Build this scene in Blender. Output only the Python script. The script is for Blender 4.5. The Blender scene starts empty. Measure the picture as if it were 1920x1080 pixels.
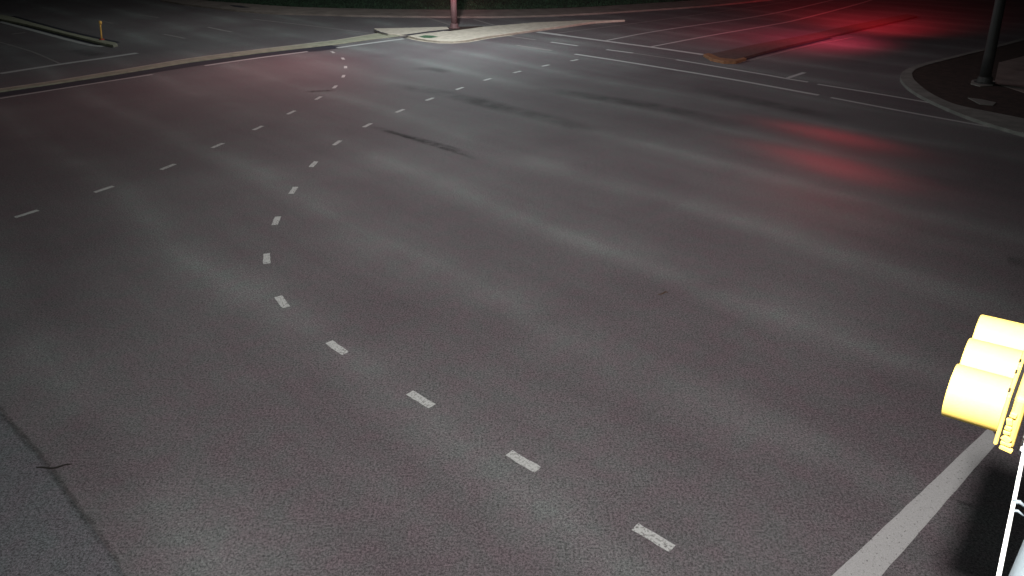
import bpy, bmesh, math, random
from mathutils import Vector, Matrix
random.seed(7)
scene = bpy.context.scene
C = scene.collection

# ------------------------------------------------------------------ camera
H, F, PITCH, ROLL = 7.9, 1350.0, 0.482196, -0.001945
CAM = Vector((0, 0, H))
fwd = Vector((0, math.cos(PITCH), -math.sin(PITCH)))
rt0 = Vector((1, 0, 0)); dn0 = fwd.cross(rt0)
ax = math.cos(ROLL)*rt0 + math.sin(ROLL)*dn0
ay = -math.sin(ROLL)*rt0 + math.cos(ROLL)*dn0
cd = bpy.data.cameras.new('camera'); cam = bpy.data.objects.new('camera', cd); C.objects.link(cam)
cd.sensor_width = 36.0; cd.lens = 36.0*F/1920.0; cd.clip_start = 0.05; cd.clip_end = 3000
cam.matrix_world = Matrix(((ax.x, -ay.x, -fwd.x, CAM.x), (ax.y, -ay.y, -fwd.y, CAM.y),
                           (ax.z, -ay.z, -fwd.z, CAM.z), (0, 0, 0, 1)))
scene.camera = cam

def at(px, py, z=0.0):
    """point of the plane at height z that the surveyed picture point (px, py) lies on"""
    d = (px-960)*ax + (py-540)*ay + F*fwd
    return CAM + d*((z-H)/d.z)

# ------------------------------------------------------------------ world / light
w = bpy.data.worlds.new("World"); scene.world = w; w.use_nodes = True
nt = w.node_tree; nt.nodes.clear()
out = nt.nodes.new('ShaderNodeOutputWorld'); bg = nt.nodes.new('ShaderNodeBackground')
sky = nt.nodes.new('ShaderNodeTexSky'); sky.sky_type = 'NISHITA'; sky.sun_disc = False
sky.sun_elevation = math.radians(2); sky.sun_rotation = math.radians(200)
bg.inputs[1].default_value = 0.004
nt.links.new(sky.outputs[0], bg.inputs[0]); nt.links.new(bg.outputs[0], out.inputs[0])
scene.view_settings.view_transform = 'Standard'; scene.view_settings.look = 'None'
scene.view_settings.exposure = 0; scene.view_settings.gamma = 1

def street_light(name, loc, power, col, spread=2.0, cap=14.0, radius=0.16, lobe=False):
    """luminaire: a point lamp whose intensity grows towards the sides like a road lantern's"""
    l = bpy.data.lights.new(name, 'POINT'); l.energy = power; l.color = col; l.shadow_soft_size = radius
    l.use_nodes = True; t = l.node_tree; N = t.nodes; L = t.links
    em = [n for n in N if n.type == 'EMISSION'][0]
    tc = N.new('ShaderNodeTexCoord'); sx = N.new('ShaderNodeSeparateXYZ'); L.new(tc.outputs['Normal'], sx.inputs[0])
    a = N.new('ShaderNodeMath'); a.operation = 'ABSOLUTE'; L.new(sx.outputs[2], a.inputs[0])
    m = N.new('ShaderNodeMath'); m.operation = 'MAXIMUM'; L.new(a.outputs[0], m.inputs[0]); m.inputs[1].default_value = 0.02
    p = N.new('ShaderNodeMath'); p.operation = 'POWER'; L.new(m.outputs[0], p.inputs[0]); p.inputs[1].default_value = -spread
    q = N.new('ShaderNodeMath'); q.operation = 'MINIMUM'; L.new(p.outputs[0], q.inputs[0]); q.inputs[1].default_value = cap
    res = q.outputs[0]
    if lobe:        # asymmetric lantern: throws forward over the junction, falls off to both sides
        def mm(op, x, y):
            k = N.new('ShaderNodeMath'); k.operation = op
            for i, v_ in enumerate((x, y)):
                if hasattr(v_, 'is_output'): L.new(v_, k.inputs[i])
                else: k.inputs[i].default_value = v_
            return k.outputs[0]
        X = mm('MULTIPLY', mm('DIVIDE', sx.outputs[0], sx.outputs[2]), -1.0)
        Y = mm('MULTIPLY', mm('DIVIDE', sx.outputs[1], sx.outputs[2]), -1.0)
        rr = mm('DIVIDE', mm('ABSOLUTE', mm('SUBTRACT', X, 0.04), 0.0), mm('ADD', mm('MULTIPLY', mm('MAXIMUM', Y, 0.0), LOBE[1]), LOBE[0]))
        res = mm('MULTIPLY', res, mm('DIVIDE', 1.0, mm('ADD', mm('POWER', rr, LOBE[2]), 1.0)))
    L.new(res, em.inputs['Strength'])
    o = bpy.data.objects.new(name, l); C.objects.link(o); o.location = loc
    return o

def spot(name, loc, aim, power, col, sharp):
    """red signal lens: light thrown mostly forward, fading gently off its axis"""
    l = bpy.data.lights.new(name, 'SPOT'); l.energy = power; l.color = col; l.spot_size = math.radians(150)
    l.spot_blend = 1.0; l.shadow_soft_size = 0.15; l.use_nodes = True; t = l.node_tree; N = t.nodes; L = t.links
    em = [n for n in N if n.type == 'EMISSION'][0]
    tc = N.new('ShaderNodeTexCoord'); sx = N.new('ShaderNodeSeparateXYZ'); L.new(tc.outputs['Normal'], sx.inputs[0])
    a = N.new('ShaderNodeMath'); a.operation = 'ABSOLUTE'; L.new(sx.outputs[2], a.inputs[0])
    p = N.new('ShaderNodeMath'); p.operation = 'POWER'; L.new(a.outputs[0], p.inputs[0]); p.inputs[1].default_value = sharp
    L.new(p.outputs[0], em.inputs['Strength'])
    o = bpy.data.objects.new(name, l); C.objects.link(o); o.location = loc
    o.rotation_euler = (Vector(aim)-Vector(loc)).to_track_quat('-Z', 'Y').to_euler()
    return o

NEAR_LAMP = Vector((0.44, 1.235, 8.8))
LOBE = (0.86, 0.14, 4.0)
FAR_LAMP = Vector((-4.0, 48.5, 10.5))
street_light('near_street_light', NEAR_LAMP, 3800, (1.0, 0.94, 0.935), 2.6, 16.0, 0.15, True)
street_light('island_street_light', FAR_LAMP, 9300, (0.90, 0.985, 1.0), -0.5, 2.0)
street_light('left_street_light', (-15, 4, 10.5), 1500, (0.80, 1.0, 0.96), 1.2, 4.0)
street_light('slip_road_street_light', (-22, 60, 10.5), 1500, (0.95, 1.0, 0.96), 0.5, 2.0)  # no known lantern here; added to brighten the slip road
street_light('crosswalk_street_light', (17, 43, 10.5), 700, (1.0, 0.68, 0.74), 0.6, 3.0)  # pinkish fill added for the crosswalk and right corner, no known lantern
RED = (1.0, 0.03, 0.06)
spot('red_signal_light_far', (26, 50, 6.0), at(1590, 20), 30000, RED, 13)
spot('red_signal_light_corner', (24, 50, 6.0), (19, 54, 0), 5500, (1.0, 0.06, 0.14), 2)  # wide red wash added in place of red haze in the air
spot('red_signal_light_left', (-10, 52, 6.5), (-19, 32, 0), 6800, (1.0, 0.14, 0.18), 9)
def slit(name, loc, aim, along, power, ha, hb):
    """one louvred row of a red signal lens: throws an elongated patch on the road"""
    loc, aim, along = Vector(loc), Vector(aim), Vector(along)
    o = spot(name, loc, aim, power, RED, 1); t = o.data.node_tree; N = t.nodes; L = t.links
    z = (loc-aim).normalized(); D = (aim-loc).length; x = (along-z*along.dot(z)); kx = x.length; x.normalize(); y = z.cross(x)
    o.rotation_euler = Matrix((x, y, z)).transposed().to_euler()
    sx = [n for n in N if n.type == 'SEPXYZ'][0]; em = [n for n in N if n.type == 'EMISSION'][0]
    def mm(op, a, b=0.0):
        k = N.new('ShaderNodeMath'); k.operation = op
        for i_, v_ in enumerate((a, b)):
            if hasattr(v_, 'is_output'): L.new(v_, k.inputs[i_])
            else: k.inputs[i_].default_value = v_
        return k.outputs[0]
    gx = mm('DIVIDE', mm('DIVIDE', sx.outputs[0], sx.outputs[2]), ha*kx/D); gy = mm('DIVIDE', mm('DIVIDE', sx.outputs[1], sx.outputs[2]), hb*0.45/D)
    e = mm('POWER', 2.718, mm('MULTIPLY', mm('ADD', mm('MULTIPLY', gx, gx), mm('MULTIPLY', gy, gy)), -1.0))
    L.new(e, em.inputs['Strength'])
BAND = (math.cos(math.radians(-46)), math.sin(math.radians(-46)), 0)
for (qx, qy), P_, ha, hb in (((1540, 250), 2300, 2.8, 1.5), ((1520, 296), 2700, 3.0, 1.0), ((1568, 322), 1900, 2.0, 0.8), ((1530, 372), 1300, 2.6, 1.0), ((1500, 410), 900, 2.6, 0.9)):
    slit('red_signal_light_lane', (16, 33, 6.0), at(qx, qy), BAND, P_, ha, hb)  # unseen narrow lights added to draw the red streaks
spot('red_signal_light_lane', (16, 33, 6.0), at(1520, 310), 900, RED, 40)  # soft red glow added around the streaks
spot('red_signal_light_pole', (-4.1, 49.5, 4.5), (-4.4, 57.9, 4.2), 26000, (1.0, 0.20, 0.27), 60)  # red fill added in front of the pole, no known signal there

# ------------------------------------------------------------------ materials
class NT:
    def __init__(s, name, rough=0.85, spec=0.3):
        s.m = bpy.data.materials.new(name); s.m.use_nodes = True; s.t = s.m.node_tree
        s.b = s.t.nodes['Principled BSDF']; s.b.inputs['Roughness'].default_value = rough
        s.b.inputs['Specular IOR Level'].default_value = spec
        s.co = s.t.nodes.new('ShaderNodeTexCoord').outputs['Object']
    def n(s, typ, **kw):
        x = s.t.nodes.new(typ)
        for k, v in kw.items(): setattr(x, k, v)
        return x
    def lk(s, a, b): s.t.links.new(a, b)
    def val(s, sock, v):
        if hasattr(v, 'is_output'): s.lk(v, sock)
        else: sock.default_value = v
    def math(s, op, a, b=0.0, clamp=False):
        x = s.n('ShaderNodeMath', operation=op); x.use_clamp = clamp
        s.val(x.inputs[0], a); s.val(x.inputs[1], b); return x.outputs[0]
    def noise(s, scale, detail=2, rough=0.5, vec=None, dist=0.0):
        x = s.n('ShaderNodeTexNoise'); x.inputs['Scale'].default_value = scale; x.inputs['Detail'].default_value = detail
        x.inputs['Roughness'].default_value = rough; x.inputs['Distortion'].default_value = dist
        s.lk(vec or s.co, x.inputs['Vector']); return x.outputs['Fac']
    def rng(s, f, a, b, c, d):
        x = s.n('ShaderNodeMapRange'); s.lk(f, x.inputs[0])
        for i, v in enumerate((a, b, c, d)): x.inputs[i+1].default_value = v
        return x.outputs[0]
    def mix(s, f, a, b, mode='MIX'):
        x = s.n('ShaderNodeMix', data_type='RGBA', blend_type=mode)
        s.val(x.inputs[0], f)
        s.val(x.inputs[6], a if hasattr(a, 'is_output') else (*a, 1)); s.val(x.inputs[7], b if hasattr(b, 'is_output') else (*b, 1))
        return x.outputs[2]
    def grey(s, v):
        x = s.n('ShaderNodeCombineColor'); 
        for i in range(3): s.lk(v, x.inputs[i])
        return x.outputs[0]
    def out(s, col, bump=None, bs=0.3, bd=0.01):
        s.val(s.b.inputs['Base Color'], col if hasattr(col, 'is_output') else (*col, 1))
        if bump is not None:
            x = s.n('ShaderNodeBump'); x.inputs['Strength'].default_value = bs; x.inputs['Distance'].default_value = bd
            s.lk(bump, x.inputs['Height']); s.lk(x.outputs[0], s.b.inputs['Normal'])
        return s.m

def asphalt(name, dark, light, band=1.0, bright=1.0):
    s = NT(name, 0.8, 0.25)
    sp = s.n('ShaderNodeSeparateXYZ'); s.lk(s.co, sp.inputs[0]); X, Y = sp.outputs[0], sp.outputs[1]
    b = math.radians(-46)
    n = s.math('ADD', s.math('MULTIPLY', X, -math.sin(b)), s.math('MULTIPLY', Y, math.cos(b)))
    a = s.math('ADD', s.math('MULTIPLY', X, math.cos(b)), s.math('MULTIPLY', Y, math.sin(b)))
    wob = s.math('MULTIPLY', s.math('SUBTRACT', s.noise(0.07, 1), 0.5), 2.6)
    ph = s.math('FRACT', s.math('DIVIDE', s.math('ADD', s.math('ADD', n, wob), 0.35), 4.1))
    d = s.math('ABSOLUTE', s.math('SUBTRACT', ph, 0.5))
    bump = s.rng(d, 0.02, 0.36, 1.0, 0.0)
    bump = s.math('MULTIPLY', bump, bump)
    cv = s.n('ShaderNodeCombineXYZ'); s.lk(s.math('MULTIPLY', a, 0.10), cv.inputs[0]); s.lk(s.math('MULTIPLY', n, 0.9), cv.inputs[1])
    st = s.noise(1.0, 4, 0.6, cv.outputs[0])
    big = s.noise(0.16, 3, 0.55)
    f = s.math('ADD', s.math('MULTIPLY', s.math('MULTIPLY', bump, s.rng(big, 0.3, 0.65, 0.1, 1.25)), 0.50*band),
               s.math('MULTIPLY', s.math('SUBTRACT', st, 0.5), 0.55*band))
    f = s.math('ADD', f, s.math('MULTIPLY', s.math('SUBTRACT', big, 0.5), 1.0))
    f = s.math('ADD', f, 0.24, True)
    base = s.mix(f, dark, light)
    fine = s.noise(70, 3, 0.7); mid = s.noise(27, 3, 0.7)
    g = s.math('ADD', s.math('MULTIPLY', s.math('SUBTRACT', fine, 0.5), 3.6), s.math('MULTIPLY', s.math('SUBTRACT', mid, 0.5), 3.6))
    g = s.math('ADD', s.math('ADD', g, s.math('MULTIPLY', s.math('SUBTRACT', s.noise(8, 3, .7), 0.5), 0.6)), 1.0)
    g = s.math('MAXIMUM', g, 0.25)
    v = s.n('ShaderNodeTexVoronoi'); v.inputs['Scale'].default_value = 26; s.lk(s.co, v.inputs['Vector'])
    chip = s.rng(v.outputs['Distance'], 0.04, 0.12, 1.0, 0.0)
    sel = s.n('ShaderNodeSeparateColor'); s.lk(v.outputs['Color'], sel.inputs[0])
    chip = s.math('MULTIPLY', chip, s.rng(sel.outputs[0], 0.86, 0.9, 0.0, 1.0))
    g = s.math('ADD', g, s.math('MULTIPLY', chip, 1.4))
    hue = s.mix(s.rng(s.noise(2.2, 3), 0.35, 0.65, 0, 1), (0.95, 1.03, 1.0), (1.05, 0.97, 1.0))
    col = s.mix(1.0, s.mix(1.0, base, hue, 'MULTIPLY'), s.grey(s.math('MULTIPLY', g, bright)), 'MULTIPLY')
    return s.out(col, fine, 0.35, 0.006)

def plain(name, c, var=0.3, scale=6, rough=0.8, spec=0.3, bump=None, metal=0.0):
    s = NT(name, rough, spec); s.b.inputs['Metallic'].default_value = metal
    a = s.noise(scale, 4, 0.6); k = s.rng(a, 0.25, 0.75, 1-var, 1+var)
    col = s.mix(1.0, c, s.grey(k), 'MULTIPLY')
    return s.out(col, s.noise(bump, 2), 0.3, 0.004) if bump else s.out(col)

def paint(name, c, wear=0.45):
    """road paint with worn holes where asphalt shows through"""
    s = NT(name, 0.7, 0.3)
    a = s.noise(22, 4, 0.7); b = s.noise(1.3, 3, 0.6)
    hole = s.math('MULTIPLY', s.rng(a, wear+0.13, wear+0.17, 0, 1), s.rng(b, 0.35, 0.6, 0.25, 1.0))
    k = s.mix(1.0, c, s.grey(s.rng(s.noise(60, 2), 0.2, 0.8, 0.8, 1.2)), 'MULTIPLY')
    return s.out(s.mix(hole, k, (0.10, 0.095, 0.095)))

def stain(name, c, a0=0.0, a1=1.0, sc=3.0, amount=0.8, stretch=None):
    """dark rubber or tar on the road, broken up by noise"""
    s = NT(name, 0.75, 0.3)
    a = s.noise(sc, 4, 0.65)
    uv = s.t.nodes['Texture Coordinate'].outputs['UV']
    sp = s.n('ShaderNodeSeparateXYZ'); s.lk(uv, sp.inputs[0])
    e = s.math('SUBTRACT', 1.0, s.math('ABSOLUTE', s.math('SUBTRACT', s.math('MULTIPLY', sp.outputs[1], 2.0), 1.0)))
    e2 = s.math('SUBTRACT', 1.0, s.math('ABSOLUTE', s.math('SUBTRACT', s.math('MULTIPLY', sp.outputs[0], 2.0), 1.0)))
    al = s.math('MULTIPLY', s.math('MULTIPLY', s.rng(e, 0.0, 0.7, 0, 1), s.rng(e2, 0.0, 0.5, 0, 1)), s.rng(a, 0.35, 0.6, 0.15, amount), True)
    s.lk(al, s.b.inputs['Alpha'])
    return s.out(c)

M = {}
M['road'] = asphalt('asphalt', (0.070, 0.0575, 0.0625), (0.120, 0.122, 0.121))
M['patch'] = asphalt('smooth_asphalt', (0.080, 0.078, 0.085), (0.108, 0.107, 0.112), 0.35, 0.86)
M['dark_patch'] = plain('tar_patch', (0.022, 0.020, 0.028), 0.3, 5, 0.8)  # tar and joints; also paints kerb face shade under the curved island
M['seam'] = stain('seam_tar', (0.040, 0.042, 0.040), sc=9, amount=0.48)
M['skid'] = stain('tyre_rubber', (0.022, 0.018, 0.018), sc=2.5, amount=0.55)
M['soot'] = stain('oil_stain', (0.030, 0.028, 0.028), sc=0.8, amount=0.32)
M['white'] = paint('white_road_paint', (0.29, 0.29, 0.285), 0.47)
M['dash'] = paint('dash_paint', (0.35, 0.36, 0.345), 0.39)
M['faded'] = paint('faded_road_paint', (0.17, 0.155, 0.15), 0.36)
M['concrete'] = plain('pale_concrete', (0.31, 0.28, 0.235), 0.22, 2.5, 0.85, 0.2, 40)
M['kerb'] = plain('kerb_concrete', (0.20, 0.20, 0.15), 0.25, 2.0, 0.85, 0.2, 40)
M['kerb_dim'] = plain('weathered_concrete', (0.13, 0.13, 0.12), 0.3, 1.5, 0.9, 0.2, 40)
M['dark_gutter'] = plain('tarred_gutter', (0.012, 0.012, 0.020), 0.3, 2, 0.9)  # paints kerb shade along the long median; gutter channels at the other medians
M['brick'] = plain('red_brick_paving', (0.060, 0.036, 0.032), 0.3, 3, 0.9)
M['orange'] = plain('orange_nose_paint', (0.15, 0.07, 0.035), 0.35, 4, 0.8)
M['grass'] = plain('grass_ground', (0.010, 0.024, 0.012), 0.7, 1.2, 0.95)
M['soil'] = plain('brown_mulch', (0.024, 0.014, 0.011), 0.6, 3, 0.95)
M['sidewalk'] = plain('sidewalk_concrete', (0.12, 0.10, 0.09), 0.35, 0.8, 0.9)
M['pole_c'] = plain('painted_steel', (0.105, 0.06, 0.062), 0.12, 4, 0.6, 0.4)  # reddish base colour paints in part of the red light on the pole
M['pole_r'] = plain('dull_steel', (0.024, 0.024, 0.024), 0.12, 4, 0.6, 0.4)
M['steel'] = plain('galvanised_steel', (0.34, 0.35, 0.36), 0.12, 4, 0.5, 0.5)
M['arm'] = plain('mast_arm_steel', (0.10, 0.125, 0.135), 0.25, 3, 0.6, 0.5)
M['whitecable'] = plain('white_plastic', (0.8, 0.82, 0.78), 0.05, 20, 0.5)
M['yellow'] = plain('signal_yellow_paint', (0.71, 0.51, 0.118), 0.04, 30, 0.6, 0.2, 120)
M['black'] = plain('black_rubber', (0.012, 0.012, 0.012), 0.2, 20, 0.6)
M['lens'] = plain('dark_lens', (0.05, 0.01, 0.01), 0.1, 20, 0.2, 0.6)
M['post'] = plain('yellow_post_plastic', (0.75, 0.42, 0.10), 0.1, 8, 0.6)
M['red_base'] = plain('red_base_rubber', (0.35, 0.06, 0.03), 0.1, 8, 0.7)
M['bark'] = plain('dark_twig', (0.010, 0.008, 0.007), 0.3, 40, 0.9)
M['green'] = plain('green_cover', (0.03, 0.075, 0.04), 0.2, 4, 0.8)

# ------------------------------------------------------------------ helpers
def empty(name, label=None, cat=None, loc=(0, 0, 0), group=None, kind=None):
    o = bpy.data.objects.new(name, None); C.objects.link(o); o.location = loc
    props(o, label, cat, group, kind); return o
def props(o, label=None, cat=None, group=None, kind=None):
    if label: o['label'] = label
    if cat: o['category'] = cat
    if group: o['group'] = group
    if kind: o['kind'] = kind
def put(name, bm, mat, parent=None, smooth=False, bevel=0):
    me = bpy.data.meshes.new(name); bmesh.ops.recalc_face_normals(bm, faces=bm.faces); bm.to_mesh(me); bm.free()
    me.materials.append(mat)
    if smooth:
        for p in me.polygons: p.use_smooth = True
    o = bpy.data.objects.new(name, me); C.objects.link(o)
    if parent:
        o.parent = parent
        par = parent; off = Matrix.Identity(4)
        chain = []
        while par is not None: chain.append(par); par = par.parent
        for q in reversed(chain): off = off @ q.matrix_basis
        o.matrix_parent_inverse = Matrix.Identity(4)
        o.matrix_basis = off.inverted()          # meshes are written in world coordinates
    if bevel:
        b = o.modifiers.new('bevel', 'BEVEL'); b.width = bevel; b.segments = 3; b.limit_method = 'ANGLE'
    return o
def sheet(bm, pts):
    vs = [bm.verts.new(p) for p in pts]; f = bm.faces.new(vs)
    return f
def prism(bm, pts, z0, z1):
    """polygon (world xy points) from z0 to z1"""
    b = [bm.verts.new((p[0], p[1], z0)) for p in pts]; t = [bm.verts.new((p[0], p[1], z1)) for p in pts]
    bm.faces.new(t); bm.faces.new(b[::-1])
    n = len(pts)
    for i in range(n): bm.faces.new((b[i], b[(i+1) % n], t[(i+1) % n], t[i]))
def px(pts, z=0.0): return [at(x, y, z) for x, y in pts]
def smooth_line(P, step=0.35):
    """Catmull-Rom through the points"""
    out = []
    P = [2*P[0]-P[1]] + list(P) + [2*P[-1]-P[-2]]
    for i in range(1, len(P)-2):
        p0, p1, p2, p3 = P[i-1:i+3]; k = max(1, int((p2-p1).length/step))
        for j in range(k):
            t = j/k
            out.append(0.5*((2*p1)+(p2-p0)*t+(2*p0-5*p1+4*p2-p3)*t*t+(3*p1-p0-3*p2+p3)*t**3))
    out.append(P[-2]); return out
def ribbon(bm, P, width, z, jitter=0.0, ends=1.0):
    """flat strip of paint, uv along/across"""
    uvl = bm.loops.layers.uv.verify(); prev = None; n = len(P)
    for i, p in enumerate(P):
        t = (P[min(i+1, n-1)]-P[max(i-1, 0)]); t.z = 0; t.normalize(); s = Vector((-t.y, t.x, 0))
        wl = width/2+random.uniform(-jitter, jitter); wr = width/2+random.uniform(-jitter, jitter)
        a = bm.verts.new((p.x+s.x*wl, p.y+s.y*wl, z)); b = bm.verts.new((p.x-s.x*wr, p.y-s.y*wr, z))
        if prev:
            f = bm.faces.new((prev[0], prev[1], b, a)); u0, u1 = (i-1)/(n-1), i/(n-1)
            for l, uv in zip(f.loops, ((u0, 1), (u0, 0), (u1, 0), (u1, 1))): l[uvl].uv = uv
        prev = (a, b)
def tube(bm, P, R, seg=20, cap=True, squash=1.0):
    """tube through points with a radius each"""
    rings = []; n = len(P)
    for i in range(n):
        p = Vector(P[i]); t = (Vector(P[min(i+1, n-1)])-Vector(P[max(i-1, 0)])).normalized()
        u = t.orthogonal().normalized() if i == 0 else (U - t*U.dot(t)).normalized()
        U = u; v = t.cross(u); r = R[i] if hasattr(R, '__len__') else R
        rings.append([bm.verts.new(p+(u*math.cos(a)+v*math.sin(a)*squash)*r) for a in [2*math.pi*k/seg for k in range(seg)]])
    for a, b in zip(rings, rings[1:]):
        for k in range(seg): bm.faces.new((a[k], a[(k+1) % seg], b[(k+1) % seg], b[k]))
    if cap: bm.faces.new(rings[0][::-1]); bm.faces.new(rings[-1])
def box(bm, c, sx, sy, sz, mat=Matrix.Identity(3)):
    vs = [bm.verts.new(Vector(c)+mat @ Vector((x*sx/2, y*sy/2, z*sz/2))) for x in (-1, 1) for y in (-1, 1) for z in (-1, 1)]
    for f in ((0, 1, 3, 2), (4, 6, 7, 5), (0, 4, 5, 1), (2, 3, 7, 6), (0, 2, 6, 4), (1, 5, 7, 3)): bm.faces.new([vs[i] for i in f])

# ------------------------------------------------------------------ setting: road
bm = bmesh.new(); sheet(bm, [(-400, -200, 0), (400, -200, 0), (400, 900, 0), (-400, 900, 0)])
road = put('road', bm, M['road']); props(road, kind='structure')

# painted dashes of the two dotted turn guide lines, each a piece of its own
def dashes(points, tan, length, width):
    P = smooth_line(px(points), 0.1)
    for (x, y), L in zip(points, length):
        c = at(x, y); i = min(range(len(P)), key=lambda k: (P[k]-c).length)
        t = (P[min(i+3, len(P)-1)]-P[max(i-3, 0)]).normalized()
        n = 7; Q = [c+t*(L*(k/(n-1)-0.5)) for k in range(n)]
        bm = bmesh.new(); ribbon(bm, Q, width, 0.005, 0.009)
        put('guide_dash', bm, M['dash'], road)
G1 = [(1225, 1008), (981, 865), (789, 749), (632, 652), (529, 566), (500, 485), (518, 414), (550, 357), (588, 308), (632, 268),
      (689, 235), (750, 208), (806, 186), (862, 166), (914, 149), (970, 135), (1023, 123), (1077, 113)]
G2 = [(50, 401), (195, 355), (315, 313), (408, 273), (484, 240), (546, 211), (597, 184), (628, 163), (644, 143), (648, 126), (643, 110), (624, 98)]
dashes(G1, None, [0.62]*5+[0.64]*13, 0.175)
dashes(G2, None, [0.66]*12, 0.175)

def line(name, pts, width, mat='white', z=0.004, jit=0.008):
    bm = bmesh.new(); ribbon(bm, smooth_line(px(pts), 0.6), width, z, jit); return put(name, bm, M[mat], road)
# near stop bar: four surveyed corners
a, b = at(1857, 800), at(1556, 1084)
c1, d1 = at(1872, 828), at(1649, 1084)
bm = bmesh.new()
L0 = [a.lerp(b, k/24) for k in range(25)]; L1 = [c1.lerp(d1, k/24) for k in range(25)]
vv = [(bm.verts.new((p.x+random.uniform(-.008, .008), p.y, 0.005)), bm.verts.new((q.x+random.uniform(-.008, .008), q.y, 0.005))) for p, q in zip(L0, L1)]
for i in range(24): bm.faces.new((vv[i][0], vv[i+1][0], vv[i+1][1], vv[i][1]))
put('stop_bar', bm, M['white'], road)
line('stop_bar', [(1008, 60), (1057, 66.5)], 0.55)
line('stop_bar', [(1057, 66.5), (1135, 77), (1225, 89), (1319, 102.5)], 0.40)
line('stop_bar', [(0, 138), (110, 121), (180, 111), (257, 99.5)], 0.45)
line('crosswalk_line', [(945, 66.5), (1005, 75)], 0.22, 'faded')
line('crosswalk_line', [(1033, 79), (1083, 86)], 0.26)
line('crosswalk_line', [(1137, 93), (1187, 99.5)], 0.26)
line('crosswalk_line', [(1187, 99.5), (1268, 111.5)], 0.16, 'faded')
line('crosswalk_line', [(1268, 112), (1440, 141), (1475, 147.5), (1515, 154)], 0.24)
line('crosswalk_line', [(1533, 158), (1640, 175), (1745, 193)], 0.22)
line('crosswalk_line', [(968, 85), (1035, 95)], 0.25, 'faded')
line('crosswalk_line', [(1078, 101.5), (1160, 114), (1350, 145), (1535, 178.5)], 0.28)
line('crosswalk_line', [(1558, 183), (1700, 210), (1857, 238.5)], 0.22)
line('lane_line', [(1475, 147), (1508, 136)], 0.24)
line('lane_line', [(1222, 87.5), (1330, 67), (1440, 48), (1500, 36), (1600, 10), (1650, -5)], 0.20)
line('lane_line', [(1137, 76), (1240, 57), (1440, 27), (1570, -2)], 0.20)
line('lane_line', [(1040, 63), (1240, 37), (1440, 9), (1500, -2)], 0.17, 'faded')
line('lane_line', [(1110, 48), (1175, 38)], 0.20, 'faded')
line('lane_line', [(1378, 118), (1408, 113), (1450, 102.6), (1517, 86), (1600, 70)], 0.15, 'faded', z=0.013)
line('edge_line', [(0, 185), (150, 161), (286, 140)], 0.24, z=0.013)
line('edge_line', [(384, 123.5), (480, 109.5), (577, 97)], 0.28, z=0.013)
line('edge_line', [(632, 90), (700, 80.5), (757, 73)], 0.36, z=0.013)
line('edge_line', [(475, 36), (580, 48), (692, 62)], 0.16, 'faded')
line('edge_line', [(780, 27), (843, 46)], 0.25, 'faded')
line('edge_line', [(888, 36), (927, 47.5)], 0.25, 'faded')
line('edge_line', [(0, 41), (50, 54), (125, 74), (175, 86), (194, 87.5)], 0.38, z=0.013)
line('edge_line', [(300, 2.5), (360, 10), (475, 21)], 0.30, 'faded')
line('lane_line', [(0, 79), (60, 97), (112, 119)], 0.14, 'faded')
line('lane_line', [(22, 64), (48, 61)], 0.3, 'faded')
line('lane_line', [(307, 64), (347, 72)], 0.20, 'faded')
line('lane_line', [(180, 37), (212, 44)], 0.20, 'faded')
line('lane_line', [(390, 51), (434, 60)], 0.22, 'faded')
line('lane_line', [(260, 27.5), (297, 33)], 0.2, 'faded')
# patches, seam, stains
seam = [(-60, 690), (0, 770), (45, 822), (80, 862), (110, 902), (150, 958), (185, 1005), (225, 1065), (260, 1130)]
S = smooth_line(px(seam), 0.15)
bm = bmesh.new()
for p, q in zip(S, S[1:]):
    sheet(bm, [(p.x, p.y, 0.003), (q.x, q.y, 0.003), (-14, q.y, 0.003), (-14, p.y, 0.003)])
bmesh.ops.remove_doubles(bm, verts=bm.verts, dist=1e-4)
put('asphalt_patch', bm, M['patch'], road)
bm = bmesh.new(); ribbon(bm, S, 0.15, 0.006, 0.015); put('seam', bm, M['seam'], road)
bm = bmesh.new(); sheet(bm, px([(572, 97.5), (590, 92), (618, 85.5), (640, 87), (628, 91.5), (600, 96)], 0.007)); put('tar_patch', bm, M['dark_patch'], road)
for pts, wd, mt in (([(692, 236), (745, 251), (800, 265), (840, 276), (885, 290)], 0.45, 'skid'),
                    ([(720, 243), (790, 266), (850, 284), (905, 303)], 0.30, 'skid'),
                    ([(570, 172), (600, 171), (632, 169)], 0.55, 'skid'),
                    ([(770, 130), (805, 129), (850, 137)], 1.1, 'soot'),
                    ([(725, 157), (790, 168), (880, 185), (970, 212)], 1.5, 'soot'),
                    ([(850, 180), (930, 200), (1040, 225), (1120, 248)], 1.5, 'soot'),
                    ([(1000, 165), (1100, 180), (1250, 205), (1400, 240)], 1.6, 'soot'),
                    ([(1290, 165), (1440, 195), (1600, 228)], 1.6, 'soot'),
                    ([(1780, 935), (1812, 945), (1830, 950)], 0.10, 'soot'),
                    ([(1885, 487), (1903, 490), (1935, 496)], 0.9, 'soot'),
                    ([(140, 93), (165, 99), (190, 106)], 1.5, 'soot')):
    bm = bmesh.new(); ribbon(bm, smooth_line(px(pts), 0.3), wd, 0.008, 0.02)
    put('skid_mark' if mt == 'skid' else 'stain', bm, M[mt], road)

# ------------------------------------------------------------------ medians and islands
def slab(name, top, z, mat, label=None, cat=None, parent=None, inset=None, kind=None):
    bm = bmesh.new(); prism(bm, [tuple(p)[:2] for p in smooth_poly(px(top, z))], -0.02, z)
    o = put(name, bm, M[mat], parent, bevel=0.03); props(o, label, cat, kind=kind); return o
def smooth_poly(P): return P

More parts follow.
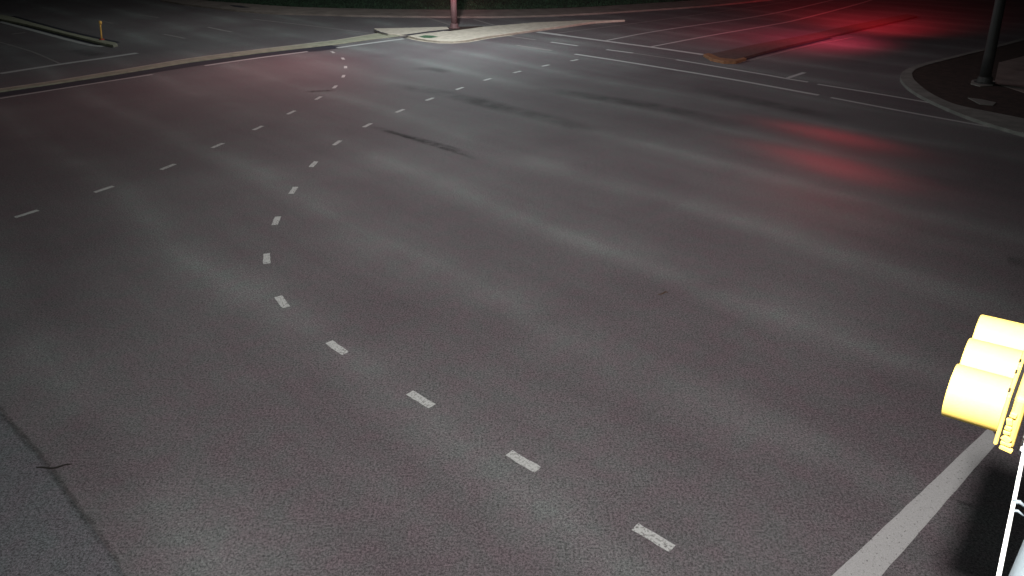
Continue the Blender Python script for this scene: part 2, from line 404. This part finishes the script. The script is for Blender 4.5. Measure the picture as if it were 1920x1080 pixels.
# long low concrete median
far_e = [(-60, 175), (0, 165.5), (100, 151), (210, 133), (350, 109.5), (480, 92.5), (630, 74.5), (700, 63)]
near_e = [(-60, 181), (0, 171), (100, 156.5), (210, 139.5), (350, 116.5), (480, 99), (630, 82), (700, 72), (740, 67.5), (762, 64)]
Z = 0.07
med = empty('concrete_median', 'long low pale concrete median reaching from the left edge to the islands', 'median', at(350, 112))
bm = bmesh.new(); prism(bm, px(far_e, Z)+px([(728, 60.5)], Z)+px(near_e[::-1], Z), -0.02, Z); put('top', bm, M['kerb'], med, bevel=0.03)
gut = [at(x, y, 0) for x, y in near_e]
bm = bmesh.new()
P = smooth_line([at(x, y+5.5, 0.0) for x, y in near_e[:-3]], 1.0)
ribbon(bm, P, 1.45, 0.009, 0.03); put('gutter', bm, M['dark_gutter'], med)  # dark ribbon painted in for the kerb face's shade and cast shadow
bm = bmesh.new(); P = smooth_line([p+Vector((0.12, -0.11, 0)) for p in px(far_e, Z)], 1.0)
ribbon(bm, P, 0.16, Z+0.004, 0.01); put('kerb_edge', bm, M['concrete'], med)

isl = empty('traffic_island', 'small wedge shaped pale concrete island left of the pink lit pole', 'traffic island', at(760, 58))
Zi = 0.15
bm = bmesh.new(); prism(bm, px([(701, 53), (770, 51.8), (838, 50), (842, 53.5), (815, 58), (768, 63.5), (745, 63.8), (727, 63), (707, 58)], Zi), -0.02, Zi); put('slab', bm, M['concrete'], isl, bevel=0.03)
bm = bmesh.new(); ribbon(bm, smooth_line(px([(703, 56), (712, 60), (728, 64.2)], Zi+.004), .5), 0.16, Zi+0.005, 0.01); put('kerb_joint', bm, M['dark_patch'], isl)

isl2 = empty('traffic_island', 'long curved pale concrete island with a green cover set in it', 'traffic island', at(860, 70))
low = [(764, 66.5), (778, 70), (800, 74), (825, 76.5), (850, 77), (875, 75), (910, 68.5), (960, 61.5), (1000, 56), (1060, 48), (1115, 40.5), (1172, 37)]
up = [(1100, 37.5), (1000, 42), (960, 45.5), (900, 50.5), (880, 53.5), (845, 58), (820, 58), (795, 61.5), (775, 64.5)]
bm = bmesh.new(); prism(bm, [Vector(p) for p in smooth_line(px(low, Zi), 0.8)]+px(up, Zi), -0.02, Zi); put('slab', bm, M['concrete'], isl2, bevel=0.03)
bm = bmesh.new(); ribbon(bm, smooth_line(px([(x, y+4.0) for x, y in low[:8]]), 0.6), 0.45, 0.010, 0.01); put('gutter', bm, M['concrete'], isl2)
bm = bmesh.new(); ribbon(bm, smooth_line(px([(x, y+1.6) for x, y in low[:9]]), 0.6), 0.22, 0.012, 0.02); put('kerb_joint', bm, M['dark_patch'], isl2)  # thin dark ribbon painting the shaded kerb face
bm = bmesh.new(); ribbon(bm, smooth_line(px([(758, 66.5), (790, 62), (815, 58.8), (845, 55.5)], Zi+.005), .5), 0.5, Zi+0.012, 0.03); put('kerb_joint', bm, M['dark_patch'], isl2)
bm = bmesh.new(); sheet(bm, px([(784, 68.5), (797, 66.2), (812, 66.8), (822, 69), (808, 71), (795, 71)], Zi+.006)); put('cover', bm, M['green'], isl2)
# dark soil between the islands at the foot of the pole
bm = bmesh.new(); prism(bm, px([(828, 53.5), (842, 50.5), (866, 50), (905, 49), (890, 53), (868, 55.5), (845, 57.5), (818, 58.5)], 0.05), -0.02, 0.05)
props(put('ground', bm, M['soil']), kind='structure')

# left median with the yellow post
lm = empty('concrete_median', 'narrow concrete median with yellow post, upper left', 'median', at(150, 72))
bm = bmesh.new(); prism(bm, px([(-60, 15), (24, 31.5), (75, 46), (125, 59.5), (175, 71), (217, 79.5), (220, 82.5), (212, 84.5), (192, 80.5), (131, 65.5), (50, 45.5), (0, 35), (-60, 22)], 0.15), -0.02, 0.15); put('slab', bm, M['kerb'], lm, bevel=0.03)
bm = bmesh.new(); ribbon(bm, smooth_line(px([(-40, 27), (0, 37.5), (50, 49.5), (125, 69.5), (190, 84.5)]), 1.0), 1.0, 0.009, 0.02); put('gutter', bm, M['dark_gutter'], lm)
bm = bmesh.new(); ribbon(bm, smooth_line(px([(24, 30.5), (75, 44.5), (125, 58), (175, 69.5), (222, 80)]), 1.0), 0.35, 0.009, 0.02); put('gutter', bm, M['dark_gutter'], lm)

# right median with orange nose
rm = empty('brick_median', 'red brick median with orange painted nose on the red lit road, upper right', 'median', at(1420, 100))
bm = bmesh.new(); prism(bm, px([(1333, 100.5), (1415, 83), (1503, 67), (1600, 46), (1700, 26), (1720, 30), (1557, 67), (1460, 89), (1415, 101.5), (1378, 111), (1350, 108)], 0.15), -0.02, 0.15); put('slab', bm, M['brick'], rm, bevel=0.02)
bm = bmesh.new(); prism(bm, px([(1319, 101), (1327, 99.5), (1333.5, 100.3), (1350, 107.7), (1378, 110.7), (1395, 107), (1400, 109), (1380, 114.5), (1357, 114.5), (1334, 109.5)], 0.162), -0.02, 0.162); put('kerb_nose', bm, M['orange'], rm, bevel=0.03)
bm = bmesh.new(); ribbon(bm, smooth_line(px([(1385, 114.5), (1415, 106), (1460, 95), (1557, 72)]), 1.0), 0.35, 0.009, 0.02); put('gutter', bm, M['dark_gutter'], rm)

# right corner with kerb, soil and pole
rc = empty('corner_kerb', 'curved concrete kerb round the dark corner under the leaning grey pole', 'kerb', at(1740, 180))
outer = [(1960, 58), (1880, 82), (1790, 104), (1722, 121), (1694, 133), (1689, 141), (1691, 151), (1706, 166), (1740, 186), (1815, 218), (1915, 249), (2050, 285)]
inner = [(1970, 61), (1883, 85), (1794, 107), (1729, 124.5), (1712, 134), (1711, 142), (1716, 151), (1740, 171), (1777, 190), (1815, 201), (1915, 221), (2050, 250)]
bm = bmesh.new()
O_ = smooth_line(px(outer, .14), 1.0); I_ = smooth_line(px(inner, .14), 1.0)
def resample(P, n):
    d = [0]
    for p, q in zip(P, P[1:]): d.append(d[-1]+(q-p).length)
    out = []; j = 0
    for k in range(n):
        s = d[-1]*k/(n-1)
        while j < len(d)-2 and d[j+1] < s: j += 1
        out.append(P[j].lerp(P[j+1], (s-d[j])/max(1e-6, d[j+1]-d[j])))
    return out
def seg_resample(pts, z, k=8):
    P = smooth_line(px(pts, z), 0.25); out = []
    idx = [min(range(len(P)), key=lambda i: (P[i]-at(x, y, z)).length) for x, y in pts]
    for a, b in zip(idx, idx[1:]):
        out += [P[a+int((b-a)*j/k)] for j in range(k)]
    return out+[P[idx[-1]]]
O_ = seg_resample(outer, .14); I_ = seg_resample(inner, .14)
for i in range(len(O_)-1):
    vs = [bm.verts.new(v) for v in (O_[i], O_[i+1], I_[i+1], I_[i])]; bm.faces.new(vs)
    q = [bm.verts.new(v) for v in (O_[i], O_[i+1], Vector((O_[i+1].x, O_[i+1].y, -.02)), Vector((O_[i].x, O_[i].y, -.02)))]; bm.faces.new(q)
bmesh.ops.remove_doubles(bm, verts=bm.verts, dist=0.001)
put('kerb', bm, M['kerb_dim'], rc)
bm = bmesh.new(); f = sheet(bm, [(v.x, v.y, .12) for v in I_]+[(120, I_[-1].y-10, .12), (120, I_[0].y+20, .12)])
bmesh.ops.triangulate(bm, faces=[f])
props(put('ground', bm, M['soil']), kind='structure')
bm = bmesh.new(); prism(bm, px([(1822, 150), (1845, 147), (1866, 152), (1862, 159), (1838, 161), (1820, 156)], .17), .1, .17)
put('footing', bm, M['kerb_dim'], rc)
bm = bmesh.new(); prism(bm, px([(1815, 183), (1840, 186), (1868, 192), (1862, 197), (1838, 195)], .15), .1, .15); put('footing', bm, M['kerb_dim'], rc)
bm = bmesh.new(); prism(bm, px([(1873, 117), (1960, 95), (2000, 175), (1925, 175), (1865, 155)], .14), .1, .14)
props(put('sidewalk', bm, M['sidewalk']), kind='structure')

# far pavement and grass
lo = [(300, 0), (360, 9), (480, 22), (620, 27), (700, 29), (850, 30.5), (960, 30), (1080, 26), (1200, 19), (1350, 8), (1480, -6)]
hi = [(330, -6), (375, 0), (480, 8), (560, 13), (700, 16.5), (850, 18), (960, 17.5), (1080, 14), (1200, 7), (1350, -3), (1480, -16)]
lo3 = seg_resample(lo, .14); hi3 = seg_resample(hi, .14)
bm = bmesh.new()
for i in range(len(lo3)-1):
    sheet(bm, [lo3[i], lo3[i+1], hi3[i+1], hi3[i]])
    sheet(bm, [lo3[i], lo3[i+1], (lo3[i+1].x, lo3[i+1].y, -.02), (lo3[i].x, lo3[i].y, -.02)])
bmesh.ops.remove_doubles(bm, verts=bm.verts, dist=0.001)
props(put('sidewalk', bm, M['sidewalk']), kind='structure')
bm = bmesh.new(); sheet(bm, px([(430, 9.2), (452, 10.5), (470, 14), (455, 14.5), (438, 12.5)], 0.15)); put('stain', bm, M['dark_patch'], road)
bm = bmesh.new()
top = [Vector((v.x*1.9, v.y*1.9+20, 3.5)) for v in hi3]; mid = [Vector((v.x*1.25, v.y*1.25+4, 0.9)) for v in hi3]
for r0, r1 in (([Vector((v.x, v.y, .145)) for v in hi3], mid), (mid, top)):
    for i in range(len(r0)-1): sheet(bm, [r0[i], r0[i+1], r1[i+1], r1[i]])
bmesh.ops.remove_doubles(bm, verts=bm.verts, dist=0.001)
bank = put('grass_bank', bm, M['grass']); props(bank, kind='structure')

# real grass tufts over the bank's near part
def grass_blades():
    bm = bmesh.new()
    for _ in range(26000):
        i = random.randrange(len(hi3)-1); t = random.random(); s = random.random()**1.5
        p = hi3[i].lerp(hi3[i+1], t); m_ = mid[i].lerp(mid[i+1], t); q = Vector((p.x, p.y, .145)).lerp(m_, s)
        a = random.uniform(0, 6.28); h = random.uniform(.06, .22); ww = .05; d = Vector((math.cos(a), math.sin(a), 0))
        l = Vector((random.uniform(-.1, .1), random.uniform(-.1, .1), h))
        bm.faces.new([bm.verts.new(q-d*ww), bm.verts.new(q+d*ww), bm.verts.new(q+l)])
    return bm
g = put('grass', grass_blades(), M['grass']); props(g, 'dark green grass on the bank beyond the far pavement', 'grass', kind='stuff')

# ------------------------------------------------------------------ posts and poles
bp = empty('delineator_post', 'thin yellow marker post at the tip of the upper left median', 'post', at(191, 74.5, .15))
b0 = at(191, 74.5, .15)
bm = bmesh.new(); lean = Vector((0.16, 0, 0))
tube(bm, [b0+Vector((0, 0, .05)), b0+Vector((0, 0, .35))+lean*.3, b0+Vector((0, 0, .8))+lean*.75, b0+Vector((0, 0, 1.08))+lean], [.055, .05, .05, .055], 12); put('post', bm, M['post'], bp, True)
bm = bmesh.new(); tube(bm, [b0+Vector((0, 0, 0.99))+lean, b0+Vector((0, 0, 1.02))+lean*1.1, b0+Vector((0, 0, 1.16))+lean*1.2, b0+Vector((0, 0, 1.2))+lean*1.2], [.07, .095, .095, .05], 12); put('cap', bm, M['post'], bp, True)
bm = bmesh.new(); tube(bm, [b0, b0+Vector((0, 0, .05)), b0+Vector((0, 0, .07))], [.17, .15, .07], 16); put('base', bm, M['red_base'], bp)

def pole(name, label, b, r0, r1, h, lean=Vector((0, 0, 0)), arm=None, mat='steel'):
    t = empty(name, label, 'pole', b)
    bm = bmesh.new(); n = 8
    tube(bm, [b+Vector((0, 0, h*k/n))+lean*(k/n) for k in range(n+1)], [r0+(r1-r0)*k/n for k in range(n+1)], 24); put('shaft', bm, M[mat], t, True)
    bm = bmesh.new(); tube(bm, [b, b+Vector((0, 0, .04)), b+Vector((0, 0, .05)), b+Vector((0, 0, .28)), b+Vector((0, 0, .32))], [r0*1.7, r0*1.7, r0*1.35, r0*1.25, r0*1.02], 24); put('base', bm, M[mat], t)
    if arm is not None:
        s = b+Vector((0, 0, h-.3))+lean; e = Vector(arm)
        m_ = s.lerp(e, .5)+Vector((0, 0, .45))
        bm = bmesh.new(); tube(bm, smooth_line([s, m_, e+Vector((0, 0, .12))], .3), .05, 12); put('lamp_arm', bm, M[mat], t, True)
        bm = bmesh.new(); d = (e-s); d.z = 0; d.normalize()
        tube(bm, [e-d*.5+Vector((0, 0, .14)), e-d*.3+Vector((0, 0, .2)), e+Vector((0, 0, .2)), e+d*.3+Vector((0, 0, .2)), e+d*.42+Vector((0, 0, .17))], [.06, .16, .2, .17, .05], 16, squash=.4)
        hd = put('lamp_head', bm, M[mat], t, True)
    return t
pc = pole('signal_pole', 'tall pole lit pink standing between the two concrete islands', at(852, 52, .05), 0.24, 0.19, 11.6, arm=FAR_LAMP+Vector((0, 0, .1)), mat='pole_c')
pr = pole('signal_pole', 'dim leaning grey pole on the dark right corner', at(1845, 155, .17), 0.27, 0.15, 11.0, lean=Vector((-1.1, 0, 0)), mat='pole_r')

# ------------------------------------------------------------------ near pole, mast arm, conduit
armdir = Vector((math.cos(math.radians(46.5)), math.sin(math.radians(46.5)), 0)); armn = Vector((armdir.y, -armdir.x, 0))
ARM_Z = 5.45
edge = at(1880, 1080, ARM_Z)                 # left silhouette of the arm
axis0 = edge+armn*0.165
np_ = empty('mast_arm_pole', 'pale blue galvanised mast arm with thin white conduit beside the yellow traffic signal', 'mast arm', (axis0-armdir*6)*1.0)
bm = bmesh.new(); P = [axis0+armdir*(-6+14*k/10) for k in range(11)]
tube(bm, P, [0.165-0.004*k for k in range(11)], 32); put('arm', bm, M['arm'], np_, True)
bs = axis0-armdir*6; bs = Vector((bs.x, bs.y, 0))
bm = bmesh.new(); tube(bm, [bs+Vector((0, 0, 10.6*k/6)) for k in range(7)], [.26-.015*k for k in range(7)], 24); put('shaft', bm, M['arm'], np_, True)
s = bs+Vector((0, 0, 10.3)); e = NEAR_LAMP+Vector((0, 0, .15))
bm = bmesh.new(); tube(bm, smooth_line([s, s.lerp(e, .5)+Vector((0, 0, .5)), e], .3), .05, 12); put('lamp_arm', bm, M['arm'], np_, True)
bm = bmesh.new(); d = (e-s); d.z = 0; d.normalize()
tube(bm, [e-d*.5, e-d*.3+Vector((0, 0, .06)), e+Vector((0, 0, .06)), e+d*.3+Vector((0, 0, .06)), e+d*.42], [.06, .16, .2, .17, .05], 16, squash=.4)
put('lamp_head', bm, M['arm'], np_, True)
def armpt(pxx, pyy, z): return at(pxx, pyy, z)
c0 = at(1872.5, 1080, ARM_Z+.06); c1_ = at(1917, 862, ARM_Z+.06); cdv = (c1_-c0)
bm = bmesh.new(); tube(bm, [c0+cdv*t for t in (-1.5, -.5, 0, .25, .5, .75, 1, 1.3, 2)], 0.0085, 12); put('conduit', bm, M['whitecable'], np_, True)
for yy in (951, 968):
    k = (1080-yy)/218; p = c0+cdv*k
    bm = bmesh.new(); tube(bm, [p+armn*.0, p+armn*.02+Vector((0, 0, .012)), p+armn*.045+Vector((0, 0, .0))], [.014, .009, .006] if yy == 951 else [.008, .006, .004], 10)
    put('clamp', bm, M['arm'], np_, True)

# ------------------------------------------------------------------ yellow traffic signal (three sections side by side)
SC = Vector((2.90014805, 3.43413439, 5.3302315)); yw, pt, rl, VL = 0.88060403, 0.0418203, -0.06417125, 0.28938308
u = Vector((math.cos(yw)*math.cos(pt), math.sin(yw)*math.cos(pt), math.sin(pt)))
v0 = Vector((-math.sin(yw), math.cos(yw), 0)); w0 = u.cross(v0)
v = math.cos(rl)*v0+math.sin(rl)*w0; wv = u.cross(v)
M3 = Matrix((u, v, wv)).transposed()
def loc(a, b, c): return SC+u*a+v*b+wv*c
sig = empty('traffic_signal', 'bright yellow three section traffic signal seen from above at the right edge', 'traffic signal', loc(.36, -.1, 0))
RV = 0.165
for i in range(3):
    a0 = i*0.36
    bm = bmesh.new(); n = 72; rings = []
    # tunnel visor: 300 degrees of wall with an inner skin, rolled rim
    prof = [(0.0, RV), (VL-.012, RV), (VL-.003, RV-.0015), (VL, RV-.006), (VL-.004, RV-.009), (0.0, RV-.006)]
    gap = math.radians(52)
    for k in range(n+1):
        th = -math.pi/2+gap/2+(2*math.pi-gap)*k/n
        slope = 0.0
        rings.append([bm.verts.new(loc(a0+r*math.cos(th), b, r*math.sin(th))) for b, r in prof])
    for k in range(n):
        for j in range(len(prof)-1): bm.faces.new((rings[k][j], rings[k+1][j], rings[k+1][j+1], rings[k][j+1]))
    for r_ in (rings[0], rings[-1]): bm.faces.new(r_)
    vis = put('visor', bm, M['yellow'], sig, True)
    # door behind the visor
    bm = bmesh.new(); box(bm, loc(a0, -.012, 0), .345, .022, .352, M3); put('door', bm, M['yellow'], sig, bevel=.02)
    bm = bmesh.new(); box(bm, loc(a0, -.031, 0), .325, .016, .33, M3); put('gasket', bm, M['black'], sig)
    bm = bmesh.new(); box(bm, loc(a0, -.069, 0), .352, .060, .37, M3); hs = put('housing', bm, M['yellow'], sig, bevel=.03)
    bm = bmesh.new()
    P = []
    tube(bm, [loc(a0, .0, 0), loc(a0, .02, 0), loc(a0, .035, 0)], [.15, .12, .03], 32); put('lens', bm, M['lens'], sig, True)
    # hinge pins and latch on the door's upper edge
    for q in (-.11, .11):
        bm = bmesh.new(); tube(bm, [loc(a0+q-.018, -.004, .175), loc(a0+q+.018, -.004, .175)], .006, 10)
        put('hinge', bm, M['black'], sig)
# ribbed end casting, facing the camera
bm = bmesh.new()
rr_ = random.Random(5)
for k, (z, hh, wd, tl) in enumerate(((-.165, .026, .10, 10), (-.130, .022, .085, 4), (-.098, .036, .07, 30), (-.055, .022, .055, -8), (-.022, .028, .05, 12), (.02, .04, .045, -14), (.07, .03, .05, 6))):
    box(bm, loc(-.186, -.040-wd*.325+rr_.uniform(0, .008), z), .022, wd*.65, hh, M3 @ Matrix.Rotation(math.radians(tl), 3, 'X'))
put('end_casting', bm, M['yellow'], sig, bevel=.005)
bm = bmesh.new(); box(bm, loc(-.17, -.135, -.02), .03, .02, .33, M3); put('bracket', bm, M['black'], sig, bevel=.006)
for z in (-.03, -.12):
    bm = bmesh.new(); tube(bm, [loc(-.19, -.14, z), loc(-.215, -.14, z)], .011, 10); put('bolt', bm, M['steel'], sig)
bm = bmesh.new(); tube(bm, [loc(-.02, -.14, 0), loc(-.02, -.4, 0)], .05, 16); put('hub', bm, M['yellow'], sig, True)

# ------------------------------------------------------------------ litter
bm = bmesh.new()
P = smooth_line([p+Vector((0, 0, .018)) for p in px([(68, 877.5), (82, 878), (97, 879.5), (110, 877), (122, 873), (135, 871.5)])], .02)
n = len(P); tube(bm, P, [.004+.011*math.sin(math.pi*min(1, (k+1)/(n)*1.0))**.5 for k in range(n)], 8, squash=.6)
o = put('rubber_strip', bm, M['bark'], None, True); props(o, 'thin black curved strip lying across the asphalt seam, lower left', 'debris')
bm = bmesh.new()
P = smooth_line([p+Vector((0, 0, .02)) for p in px([(1233, 553), (1239, 553), (1245, 550), (1249, 548.5), (1252.5, 551)])], .02)
n = len(P); tube(bm, P, [.004+.013*math.sin(math.pi*k/(n-1))**.7 for k in range(n)], 8, squash=.5)
o = put('dead_leaf', bm, plain('dead_leaf_brown', (.05, .03, .02), .3, 30), None, True); props(o, 'small curled brown leaf alone on the open asphalt', 'leaf')
